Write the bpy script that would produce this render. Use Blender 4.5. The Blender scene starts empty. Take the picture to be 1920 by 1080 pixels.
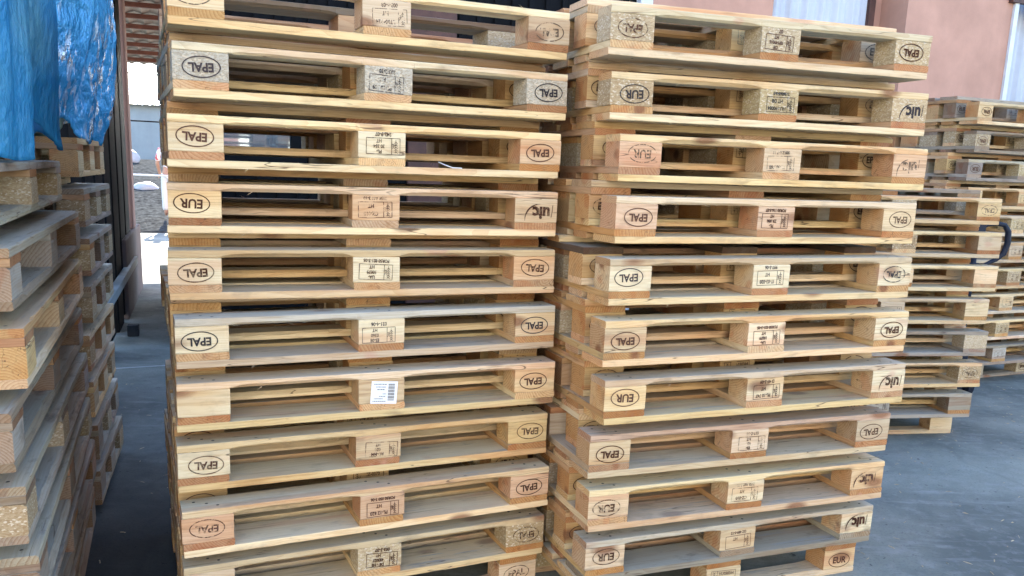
import bpy, math, random
from mathutils import Vector, Matrix, noise
R = math.radians
scene = bpy.context.scene
COL = scene.collection

# ------------------------------------------------------------------ camera
F_PX, PITCH, ROLL, CAM_H = 1566.06, 0.194562, 0.0338198, 1.48178
cd = bpy.data.cameras.new('camera'); cam = bpy.data.objects.new('camera', cd); COL.objects.link(cam)
cd.sensor_width = 36.0; cd.lens = 36.0 * F_PX / 1920.0; cd.shift_x = 33.69 / 1920; cd.shift_y = 87.26 / 1920; cd.clip_start = 0.05; cd.clip_end = 2000
fw = Vector((0, math.cos(PITCH), -math.sin(PITCH))); rt0 = Vector((1, 0, 0)); up0 = rt0.cross(fw)
rt = math.cos(ROLL) * rt0 + math.sin(ROLL) * up0; up = -math.sin(ROLL) * rt0 + math.cos(ROLL) * up0
cam.matrix_world = Matrix(((rt.x, up.x, -fw.x, 0), (rt.y, up.y, -fw.y, 0), (rt.z, up.z, -fw.z, CAM_H), (0, 0, 0, 1)))
scene.camera = cam
scene.cycles.diffuse_bounces = 2

# ------------------------------------------------------------------ light
SUN_EL, SUN_AZ = R(31), R(-16)            # azimuth measured from +Y towards +X
w = bpy.data.worlds.new('World'); scene.world = w; w.use_nodes = True
nt = w.node_tree; bg = nt.nodes['Background']; sk = nt.nodes.new('ShaderNodeTexSky')
sk.sky_type = 'NISHITA'; sk.sun_disc = False; sk.sun_elevation = SUN_EL; sk.sun_rotation = SUN_AZ
sk.air_density = 1.0; sk.dust_density = 0.7; sk.ozone_density = 3.0
nt.links.new(sk.outputs[0], bg.inputs[0]); bg.inputs[1].default_value = 0.15
sl = bpy.data.lights.new('sun', 'SUN'); sl.energy = 4.2; sl.angle = R(0.5); sl.color = (1.0, 0.93, 0.82)
so = bpy.data.objects.new('sun', sl); COL.objects.link(so)
sdir = Vector((math.sin(SUN_AZ) * math.cos(SUN_EL), math.cos(SUN_AZ) * math.cos(SUN_EL), math.sin(SUN_EL)))
so.rotation_euler = sdir.to_track_quat('Z', 'Y').to_euler(); so.location = (0, 0, 30)
scene.view_settings.view_transform = 'Standard'; scene.view_settings.look = 'None'
scene.view_settings.exposure = 2.65; scene.view_settings.gamma = 1.0

# ------------------------------------------------------------------ node helpers
def new_mat(name, rough=0.8, spec=0.3):
    m = bpy.data.materials.new(name); m.use_nodes = True
    b = m.node_tree.nodes['Principled BSDF']; b.inputs['Roughness'].default_value = rough
    b.inputs['Specular IOR Level'].default_value = spec
    return m, m.node_tree, b
class N:
    def __init__(s, nt): s.nt = nt
    def __call__(s, t, **k):
        n = s.nt.nodes.new('ShaderNode' + t)
        for a, b in k.items(): setattr(n, a, b)
        return n
    def link(s, a, b): s.nt.links.new(a, b)
    def put(s, sock, v):
        if isinstance(v, bpy.types.NodeSocket): s.link(v, sock)
        else: sock.default_value = v
    def math(s, op, a, b=0.0, c=None, clamp=False):
        n = s('Math', operation=op, use_clamp=clamp); s.put(n.inputs[0], a); s.put(n.inputs[1], b)
        if c is not None: s.put(n.inputs[2], c)
        return n.outputs[0]
    def vec(s, op, a, b):
        n = s('VectorMath', operation=op); s.put(n.inputs[0], a); s.put(n.inputs[1], b); return n.outputs[0]
    def mix(s, fac, a, b, mode='MIX'):
        n = s('Mix', data_type='RGBA', blend_type=mode)
        s.put(n.inputs[0], fac); s.put(n.inputs[6], a); s.put(n.inputs[7], b); return n.outputs[2]
    def noise(s, v, scale, detail=3, rough=0.55):
        n = s('TexNoise'); s.link(v, n.inputs['Vector']); n.inputs['Scale'].default_value = scale
        n.inputs['Detail'].default_value = detail; n.inputs['Roughness'].default_value = rough; return n.outputs[0]
    def ramp(s, v, a, b):
        n = s('MapRange'); s.put(n.inputs[0], v); n.inputs[1].default_value = a; n.inputs[2].default_value = b; return n.outputs[0]
    def bump(s, h, strength, dist, bsdf):
        n = s('Bump'); n.inputs['Strength'].default_value = strength; n.inputs['Distance'].default_value = dist
        s.link(h, n.inputs['Height']); s.link(n.outputs[0], bsdf.inputs['Normal'])
def rgb(r, g, b): return (r, g, b, 1.0)

def wood_material(name, stain, dirt):
    m, t, b = new_mat(name, 0.75, 0.25); n = N(t)
    tc = n('TexCoord'); oi = n('ObjectInfo'); geo = n('NewGeometry')
    seed = n.math('MULTIPLY', oi.outputs['Alpha'], 53.0)
    sv = n('CombineXYZ'); n.link(seed, sv.inputs[0]); n.link(n.math('MULTIPLY', seed, 1.7), sv.inputs[1]); n.link(n.math('MULTIPLY', seed, 0.6), sv.inputs[2])
    P = tc.outputs['Object']; Q = n.vec('ADD', P, sv.outputs[0])
    sp = n('SeparateXYZ'); n.link(P, sp.inputs[0])
    s1 = n.math('FRACT', n.math('MULTIPLY', seed, 3.13)); s2 = n.math('FRACT', n.math('MULTIPLY', seed, 5.71))
    wob = n.noise(n.vec('MULTIPLY', Q, (2.0, 6.0, 6.0)), 1.0, 2)
    wob2 = n.math('MULTIPLY', n.math('SUBTRACT', wob, 0.5), 0.05)
    yy = n.math('ADD', n.math('SUBTRACT', sp.outputs[1], n.math('MULTIPLY', n.math('SUBTRACT', s1, 0.5), 0.16)), wob2)
    zz = n.math('ADD', n.math('ADD', sp.outputs[2], n.math('ADD', n.math('MULTIPLY', s2, 0.09), 0.0)), wob2)
    rad = n.math('SQRT', n.math('ADD', n.math('MULTIPLY', yy, yy), n.math('MULTIPLY', zz, zz)))
    ring = n.math('FRACT', n.math('MULTIPLY', rad, n.math('ADD', 95.0, n.math('MULTIPLY', s1, 70.0))))
    ring = n.math('POWER', ring, 2.2)
    fine = n.noise(n.vec('MULTIPLY', Q, (6.0, 160.0, 160.0)), 1.0, 3)
    big = n.noise(n.vec('MULTIPLY', Q, (1.6, 9.0, 9.0)), 1.0, 3)
    blotch = n.noise(n.vec('MULTIPLY', Q, (7.0, 16.0, 16.0)), 1.0, 4, 0.65)
    nx = n('SeparateXYZ'); n.link(n_objnormal(n, tc), nx.inputs[0])
    endf = n.ramp(n.math('ABSOLUTE', nx.outputs[0]), 0.8, 0.95)
    flat = n.ramp(n.math('ABSOLUTE', nx.outputs[2]), 0.8, 0.95)
    col = oi.outputs['Color']
    rf = n.math('MULTIPLY', ring, n.math('ADD', 0.32, n.math('MULTIPLY', endf, 0.45)))
    col = n.mix(rf, col, n.mix(1.0, col, rgb(0.66, 0.47, 0.34), 'MULTIPLY'))
    col = n.mix(n.ramp(fine, 0.5, 0.8), col, n.mix(1.0, col, rgb(0.82, 0.74, 0.66), 'MULTIPLY'))
    col = n.mix(n.ramp(big, 0.48, 0.75), col, n.mix(1.0, col, rgb(0.90, 0.72, 0.55), 'MULTIPLY'))
    heart = n.math('MULTIPLY', n.ramp(n.noise(n.vec('MULTIPLY', Q, (1.1, 14.0, 14.0)), 1.0, 1), 0.60, 0.66), 0.5)
    col = n.mix(heart, col, n.mix(1.0, col, rgb(0.88, 0.60, 0.50), 'MULTIPLY'))
    # knots
    vo = n('TexVoronoi'); n.link(n.vec('MULTIPLY', n.vec('ADD', Q, (0.3, 0.2, 0.1)), (4.2, 9.0, 9.0)), vo.inputs['Vector']); vo.inputs['Scale'].default_value = 1.0
    vs = n('SeparateXYZ'); n.link(vo.outputs['Color'], vs.inputs[0])
    kn = n.math('MULTIPLY', n.ramp(vo.outputs['Distance'], 0.24, 0.12), n.math('GREATER_THAN', vs.outputs[0], 0.58))
    kr = n.math('MULTIPLY', n.math('FRACT', n.math('MULTIPLY', vo.outputs['Distance'], 22.0)), 0.5)
    kcol = n.mix(kr, rgb(0.20, 0.085, 0.04), rgb(0.36, 0.17, 0.085))
    col = n.mix(n.math('MULTIPLY', kn, 0.85), col, kcol)
    # end grain drinks moisture: darker, redder
    col = n.mix(n.math('MULTIPLY', endf, n.math('ADD', 0.35, n.math('MULTIPLY', s1, 0.5))), col, n.mix(1.0, col, rgb(0.80, 0.60, 0.46), 'MULTIPLY'))
    # blue stain and handling dirt on the wide faces
    st = n.ramp(n.noise(n.vec('MULTIPLY', Q, (2.6, 24.0, 24.0)), 1.0, 5, 0.7), 0.57, 0.68)
    st = n.math('MULTIPLY', st, n.math('ADD', 0.12, n.math('MULTIPLY', flat, 0.88)))
    col = n.mix(n.math('MULTIPLY', st, stain), col, rgb(0.19, 0.20, 0.225))
    col = n.mix(n.math('MULTIPLY', flat, 0.26 * min(1, stain + .35)), col, rgb(0.74, 0.70, 0.58))
    dk = n.math('MULTIPLY', n.ramp(blotch, 0.56, 0.75), dirt)
    col = n.mix(dk, col, rgb(0.13, 0.10, 0.075))
    sc = n.noise(n.vec('MULTIPLY', Q, (3.0, 60.0, 60.0)), 1.0, 2)
    col = n.mix(n.math('MULTIPLY', n.ramp(sc, 0.62, 0.70), 0.45), col, n.mix(1.0, col, rgb(0.50, 0.40, 0.32), 'MULTIPLY'))
    ck = n.math('ABSOLUTE', n.math('SUBTRACT', n.noise(n.vec('MULTIPLY', Q, (1.7, 26.0, 26.0)), 1.0, 2), 0.47))
    ck = n.math('MULTIPLY', n.ramp(ck, 0.007, 0.002), n.ramp(n.noise(n.vec('MULTIPLY', Q, (3.0, 5.0, 5.0)), 1.0, 1), 0.55, 0.62))
    col = n.mix(n.math('MULTIPLY', ck, 0.8), col, rgb(0.10, 0.06, 0.035))
    pnk = n.math('MULTIPLY', n.ramp(n.noise(n.vec('MULTIPLY', n.vec('ADD', Q, (7.0, 3.0, 1.0)), (5.0, 9.0, 9.0)), 1.0, 2), 0.69, 0.74), 0.45)
    col = n.mix(pnk, col, rgb(0.52, 0.27, 0.19))
    n.link(col, b.inputs['Base Color'])
    h = n.math('ADD', n.math('MULTIPLY', fine, 0.8), n.math('MULTIPLY', n.noise(Q, 260.0, 2), 0.6))
    n.bump(h, 0.55, 0.0018, b)
    return m
def n_objnormal(n, tc):
    vt = n('VectorTransform', vector_type='NORMAL', convert_from='WORLD', convert_to='OBJECT')
    g = n('NewGeometry'); n.link(g.outputs['True Normal'], vt.inputs[0]); return vt.outputs[0]

M = {}
M['fresh'] = wood_material('pine_wood', 0.5, 0.35)
M['used'] = wood_material('stained_pine_wood', 0.85, 0.4)
M['grey'] = wood_material('weathered_wood', 0.9, 0.8)
def chip_material():
    m, t, b = new_mat('pressed_chip_wood', 0.9, 0.15); n = N(t)
    tc = n('TexCoord'); oi = n('ObjectInfo')
    vo = n('TexVoronoi'); n.link(n.vec('MULTIPLY', tc.outputs['Object'], (1, 1, 1.9)), vo.inputs['Vector']); vo.inputs['Scale'].default_value = 170
    vs = n('SeparateXYZ'); n.link(vo.outputs['Color'], vs.inputs[0])
    no = n.noise(tc.outputs['Object'], 320.0, 3, 0.7)
    col = n.mix(n.math('MULTIPLY', vs.outputs[0], 0.75), oi.outputs['Color'], n.mix(1.0, oi.outputs['Color'], rgb(0.62, 0.50, 0.40), 'MULTIPLY'))
    col = n.mix(n.ramp(no, 0.60, 0.72), col, rgb(0.20, 0.13, 0.08))
    col = n.mix(n.math('GREATER_THAN', vs.outputs[1], 0.9), col, rgb(0.62, 0.52, 0.38))
    n.link(col, b.inputs['Base Color']); n.bump(n.math('ADD', vs.outputs[2], no), 0.7, 0.002, b)
    return m
M['chip'] = chip_material()
def plain(name, c, rough=0.6, metal=0.0, var=0.0, scale=6.0, spec=0.4, bump=0.0):
    m, t, b = new_mat(name, rough, spec); b.inputs['Metallic'].default_value = metal
    if var or bump:
        n = N(t); tc = n('TexCoord'); no = n.noise(tc.outputs['Object'], scale, 5, 0.65)
        dk = (c[0] * (1 - var), c[1] * (1 - var), c[2] * (1 - var), 1); lt = (min(1, c[0] * (1 + var)), min(1, c[1] * (1 + var)), min(1, c[2] * (1 + var)), 1)
        n.link(n.mix(n.ramp(no, 0.3, 0.7), dk, lt), b.inputs['Base Color'])
        if bump: n.bump(n.noise(tc.outputs['Object'], scale * 12, 4), bump, 0.004, b)
    else: b.inputs['Base Color'].default_value = (*c, 1)
    return m
def ink_material():
    m, t, b = new_mat('stamp_ink', 0.85, 0.1); n = N(t)
    tc = n('TexCoord'); oi = n('ObjectInfo')
    no = n.noise(n.vec('ADD', tc.outputs['Object'], n.vec('MULTIPLY', oi.outputs['Color'], (3, 5, 9))), 60.0, 3, 0.7)
    a = n.math('MULTIPLY', n.ramp(no, 0.42, 0.54), 1.0)       # worn patches where the stamp did not take
    n.link(oi.outputs['Color'], b.inputs['Base Color'])
    n.link(n.math('MAXIMUM', a, n.math('SUBTRACT', oi.outputs['Alpha'], 0.0)), b.inputs['Alpha'])
    return m
M['ink'] = ink_material()
M['nail'] = plain('nail_steel', (0.05, 0.045, 0.04), 0.5, 0.6)
M['paper'] = plain('white_paper', (0.80, 0.81, 0.83), 0.6)
M['print'] = plain('black_print', (0.03, 0.03, 0.035), 0.7)

# ------------------------------------------------------------------ object helpers
def link(o, parent=None):
    COL.objects.link(o)
    if parent is not None: o.parent = parent
    return o
def mobj(name, me, parent=None, loc=(0, 0, 0), rot=(0, 0, 0), col=None):
    o = bpy.data.objects.new(name, me); o.location = loc; o.rotation_euler = rot
    if col is not None: o.color = col
    return link(o, parent)
def empty(name, loc=(0, 0, 0), rot=(0, 0, 0), parent=None):
    o = bpy.data.objects.new(name, None); o.location = loc; o.rotation_euler = rot; o.empty_display_size = 0.1
    return link(o, parent)
def tag(o, label=None, cat=None, group=None, kind=None):
    for k, v in (('label', label), ('category', cat), ('group', group), ('kind', kind)):
        if v: o[k] = v
    return o
class MB:
    def __init__(s): s.v = []; s.f = []; s.m = []
    def add(s, vs, fs, mi=0):
        b = len(s.v); s.v += [tuple(x) for x in vs]; s.f += [tuple(i + b for i in f) for f in fs]; s.m += [mi] * len(fs); return s
    def box(s, x0, y0, z0, x1, y1, z1, mi=0, mat=None):
        vs = [(x0, y0, z0), (x1, y0, z0), (x1, y1, z0), (x0, y1, z0), (x0, y0, z1), (x1, y0, z1), (x1, y1, z1), (x0, y1, z1)]
        if mat is not None: vs = [mat @ Vector(p) for p in vs]
        return s.add(vs, [(0, 3, 2, 1), (4, 5, 6, 7), (0, 1, 5, 4), (1, 2, 6, 5), (2, 3, 7, 6), (3, 0, 4, 7)], mi)
    def tube(s, pts, r, n=10, mi=0, close=False):
        pts = [Vector(p) for p in pts]; rings = []; prev = None
        rr = r if isinstance(r, (list, tuple)) else [r] * len(pts)
        for i, p in enumerate(pts):
            if close: d = pts[(i + 1) % len(pts)] - pts[i - 1]
            else: d = pts[min(i + 1, len(pts) - 1)] - pts[max(i - 1, 0)]
            d.normalize()
            a = prev if prev is not None else (Vector((0, 0, 1)) if abs(d.z) < 0.9 else Vector((1, 0, 0)))
            u = (a - d * a.dot(d)).normalized(); prev = u; v = d.cross(u)
            rings.append([p + (u * math.cos(2 * math.pi * k / n) + v * math.sin(2 * math.pi * k / n)) * rr[i] for k in range(n)])
        vs = [q for g in rings for q in g]; fs = []; L = len(rings)
        for i in range(L if close else L - 1):
            for k in range(n):
                fs.append((i * n + k, i * n + (k + 1) % n, ((i + 1) % L) * n + (k + 1) % n, ((i + 1) % L) * n + k))
        if not close: fs += [tuple(range(n))[::-1], tuple((L - 1) * n + k for k in range(n))]
        return s.add(vs, fs, mi)
    def mesh(s, name, mats, smooth=False):
        me = bpy.data.meshes.new(name); me.from_pydata(s.v, [], s.f); 
        for m in (mats if isinstance(mats, (list, tuple)) else [mats]): me.materials.append(m)
        for p, i in zip(me.polygons, s.m): p.material_index = i; p.use_smooth = smooth
        me.update(); return me
    def build(s, name, mats, parent=None, loc=(0, 0, 0), rot=(0, 0, 0), smooth=False, bevel=0.0):
        o = mobj(name, s.mesh(name, mats, smooth), parent, loc, rot)
        if bevel:
            b = o.modifiers.new('bevel', 'BEVEL'); b.width = bevel; b.segments = 2; b.limit_method = 'ANGLE'
        return o

# ------------------------------------------------------------------ pallet board meshes (local X = grain)
rnd = random.Random(11)
def plank_mesh(name, L, W, T, mats, seed, chamf=None, nails=(), rough=0.0009, splinters=0, wane=0.0):
    """A sawn board from x=0..L, y=0..W, z=0..T; chamf(x) gives the cut on both top edges."""
    r = random.Random(seed); mb = MB()
    n = max(3, int(L / 0.05)); xs = [L * i / n for i in range(n + 1)]
    if chamf: xs = sorted(set([round(x, 4) for x in xs] + [round(x, 4) for x in chamf(None)]))
    bow = [r.uniform(-1, 1) * 0.0018 for _ in range(3)]
    secs = []
    for i, x in enumerate(xs):
        j = lambda a=rough: r.uniform(-a, a)
        e = 0.0016 if 0 < i < len(xs) - 1 else 0.0030
        c = max(chamf(x), e) if chamf else e
        ch = c * 1.25 if c > 0.004 else c
        k = math.sin(math.pi * x / L); by = bow[0] * k; bz = bow[1] * k if chamf is None else 0
        wn = wane * max(0, math.sin(3.1 * x / L + seed)) if wane else 0
        if chamf is None and (i <= 1 or i >= len(xs) - 2) and r.random() < .5: wn += r.uniform(0, .006)
        if r.random() < .10: wn += r.uniform(.002, .006)
        xo = 0.0015 if i == 0 else (-0.0015 if i == len(xs) - 1 else 0)
        sec = [(e + j(), 0), (W - e + j(), 0), (W, e + j()), (W + j(), T - c + j()), (W - ch + j(), T), (ch + wn + j(), T), (0 + j(), T - c - wn * .6 + j()), (0, e + j())]
        secs.append([(x + j(0.0006) , y + by, min(max(z, 0.0), T) ) for y, z in sec])
    m = len(secs[0]); vs = [p for s in secs for p in s]; fs = []
    for i in range(len(secs) - 1):
        for k in range(m): fs.append((i * m + k, (i + 1) * m + k, (i + 1) * m + (k + 1) % m, i * m + (k + 1) % m))
    fs.append(tuple(range(m))); fs.append(tuple((len(secs) - 1) * m + k for k in range(m))[::-1])
    mb.add(vs, fs)
    for (x, y, top) in nails:
        z = T + 0.0003 if top else -0.0003
        pts = [(x + 0.0050 * math.cos(a * math.pi / 3), y + 0.0050 * math.sin(a * math.pi / 3), z) for a in range(6)]
        mb.add(pts, [tuple(range(6)) if top else tuple(range(6))[::-1]], 1)
    for _ in range(splinters):                                     # torn fibres on the edges
        x = r.uniform(0.05, L - 0.08); y = r.choice((0, W)); z = r.choice((0.001, T - 0.001)); l = r.uniform(0.008, 0.028)
        d = Vector((r.uniform(-1, 1), (-1 if y == 0 else 1) * r.uniform(.2, .6), r.uniform(-.5, .8))).normalized() * l
        p = Vector((x, y, z)); q = p + Vector((0.0016, 0, 0.0008)); e2 = p + d
        mb.add([p, q, p + Vector((0, 0, 0.0014)), e2], [(0, 1, 3), (1, 2, 3), (2, 0, 3), (0, 2, 1)])
    return mb.mesh(name, mats)
WOODS = ('fresh', 'used', 'grey')
_cache = {}
def board(kind, wood, var, L=1.2):
    key = (kind, wood, var, L)
    if key in _cache: return _cache[key]
    mats = [M[wood], M['nail']]; s = hash((kind == 'x', var)) & 0; s = {'deck_wide': 10, 'deck_narrow': 20, 'cross': 30, 'skid': 40, 'skid_wide': 50}[kind] + var + int(L * 100)
    bl = [(0, .145), (L / 2 - .0725, L / 2 + .0725), (L - .145, L)]
    cx = [.072, L / 2, L - .072]
    if kind in ('deck_wide', 'deck_narrow'):
        W = .145 if kind == 'deck_wide' else .1
        me = plank_mesh('deck_board', L, W, .022, mats, s, nails=[(c + d, W * f, True) for c in cx for d, f in ((-.03, .3), (.03, .7))], splinters=6, wane=(0.006 if var == 2 else 0))
    elif kind == 'cross':
        me = plank_mesh('cross_board', .8, .145, .022, mats, s, splinters=4)
    else:
        W = .1 if kind == 'skid' else .145
        def ch(x, A=(.009, .013, .007, .011)[var % 4]):
            if x is None:
                o = []
                for a, b2 in ((.145, L / 2 - .0725), (L / 2 + .0725, L - .145)): o += [a - .012, a + .008, a + .03, a + .055, b2 - .055, b2 - .03, b2 - .008, b2 + .012]
                return o
            for a, b2 in ((.145, L / 2 - .0725), (L / 2 + .0725, L - .145)):
                if a - .012 < x < b2 + .012:
                    t = min(x - a + .012, b2 + .012 - x) / .067; t = max(0, min(1, t)); return A * (1 - (1 - t) ** 2)
            return 0
        me = plank_mesh('skid_board', L, W, .022, mats, s, chamf=ch, nails=[(c + d, W * f, False) for c in cx for d, f in ((-.035, .3), (.03, .72), (.0, .5))], splinters=9)
    _cache[key] = me; return me
def block_mesh(wood, W, var):
    key = ('block', wood, W, var)
    if key in _cache: return _cache[key]
    _cache[key] = plank_mesh('block', .145, W, .078, [M[wood], M['nail']], 60 + var + int(W * 100), rough=.0006)
    return _cache[key]

# ------------------------------------------------------------------ stamps
def text_mesh(body, size, sx=0.85, bold=0.0, align='CENTER'):
    c = bpy.data.curves.new('t', 'FONT'); c.body = body; c.size = size; c.align_x = align; c.align_y = 'CENTER'; c.offset = bold
    c.resolution_u = 3
    o = bpy.data.objects.new('t', c); COL.objects.link(o)
    dg = bpy.context.evaluated_depsgraph_get(); me = bpy.data.meshes.new_from_object(o.evaluated_get(dg))
    bpy.data.objects.remove(o); bpy.data.curves.remove(c)
    v = [(p.co.x * sx, p.co.y) for p in me.vertices]; f = [tuple(p.vertices) for p in me.polygons]; bpy.data.meshes.remove(me)
    return v, f
class Flat:
    """Flat ink marks in a plane; x right, y up; turned into a mesh that faces -Y."""
    def __init__(s): s.v = []; s.f = []
    def poly(s, pts): b = len(s.v); s.v += pts; s.f.append(tuple(range(b, b + len(pts)))); return s
    def bar(s, x0, y0, x1, y1, wd=.0016):
        d = math.hypot(x1 - x0, y1 - y0); nx, ny = -(y1 - y0) / d * wd / 2, (x1 - x0) / d * wd / 2
        return s.poly([(x0 + nx, y0 + ny), (x0 - nx, y0 - ny), (x1 - nx, y1 - ny), (x1 + nx, y1 + ny)])
    def line(s, pts, wd=.0018):
        for a, b in zip(pts, pts[1:]): s.bar(*a, *b, wd)
        return s
    def arc(s, cx, cy, rx, ry, a0, a1, wd=.002, n=28, taper=False):
        b = len(s.v)
        for i in range(n + 1):
            t = a0 + (a1 - a0) * i / n; k = wd / 2 * ((0.25 + math.sin(math.pi * i / n)) if taper else 1)
            ct, st_ = math.cos(t), math.sin(t)
            s.v += [(cx + (rx + k) * ct, cy + (ry + k) * st_), (cx + (rx - k) * ct, cy + (ry - k) * st_)]
        for i in range(n): s.f.append((b + 2 * i, b + 2 * i + 1, b + 2 * i + 3, b + 2 * i + 2))
        return s
    def text(s, body, x, y, size, sx=.85, bold=0.0004, rot=0.0, shear=0.0):
        v, f = text_mesh(body, size, sx, bold); b = len(s.v); c, d = math.cos(rot), math.sin(rot)
        s.v += [(x + (p[0] + shear * p[1]) * c - p[1] * d, y + (p[0] + shear * p[1]) * d + p[1] * c) for p in v]
        s.f += [tuple(i + b for i in q) for q in f]; return s
    def mesh(s, name, mat=None):
        me = bpy.data.meshes.new(name); me.from_pydata([(x, 0, y) for x, y in s.v], [], s.f); me.materials.append(mat or M['ink']); me.update(); return me
_st = {}
def stamp(kind, body=None):
    key = (kind, body)
    if key in _st: return _st[key]
    f = Flat()
    if kind == 'oval':
        f.arc(0, 0, .049, .0275, 0, 2 * math.pi, .0031, 48); f.text(body, 0, 0, .033 if body == 'EPAL' else .036, .92 if body == 'EPAL' else .95, .0011)
    elif kind == 'uic':
        f.text('uic', -.008, .001, .056, .95, .0024)
        f.arc(-.004, .024, .052, .050, -1.55, .12, .0042, 24, True); f.arc(.034, .034, .040, .052, 3.5, 4.6, .003, 16, True)
        f.line([(-.043, .016), (-.046, -.004), (-.047, -.024)], .0026)
    elif kind == 'box':      # (code lines inside the box, number below it)
        lines, below = body; n = len(lines); W, H = .104, .050
        x0, x1, y1, y0 = -W / 2, W / 2, .030, -.017
        f.line([(x0, y0), (x1, y0), (x1, y1), (x0, y1), (x0, y0)], .0018); xs = x0 + .026; f.bar(xs, y0, xs, y1, .0018)
        xm = x0 + .013                                             # the wheat ear of the treatment mark
        f.bar(xm, y0 + .004, xm, y1 - .004, .0015)
        for i in range(5):
            y = y0 + .010 + i * .007; f.bar(xm, y, xm - .006, y + .006, .0016); f.bar(xm, y, xm + .004, y + .005, .0016)
        f.text('IPPC', x0 + .0215, (y0 + y1) / 2, .010, .8, .0003, math.pi / 2)
        hh = (y1 - y0) / n
        for i, t in enumerate(lines): f.text(t, (xs + x1) / 2, y1 - hh * (i + .5), min(.0165, hh * .92), .86, .0005)
        if below: f.text(below, 0, y0 - .0115, .0155 if len(below) < 11 else .0135, .88, .0006)
    me = f.mesh('burned_mark'); _st[key] = me; return me
DARK = (0.070, 0.030, 0.017); BLACK = (0.03, 0.03, 0.035); FAINT = (0.13, 0.09, 0.06)

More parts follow.
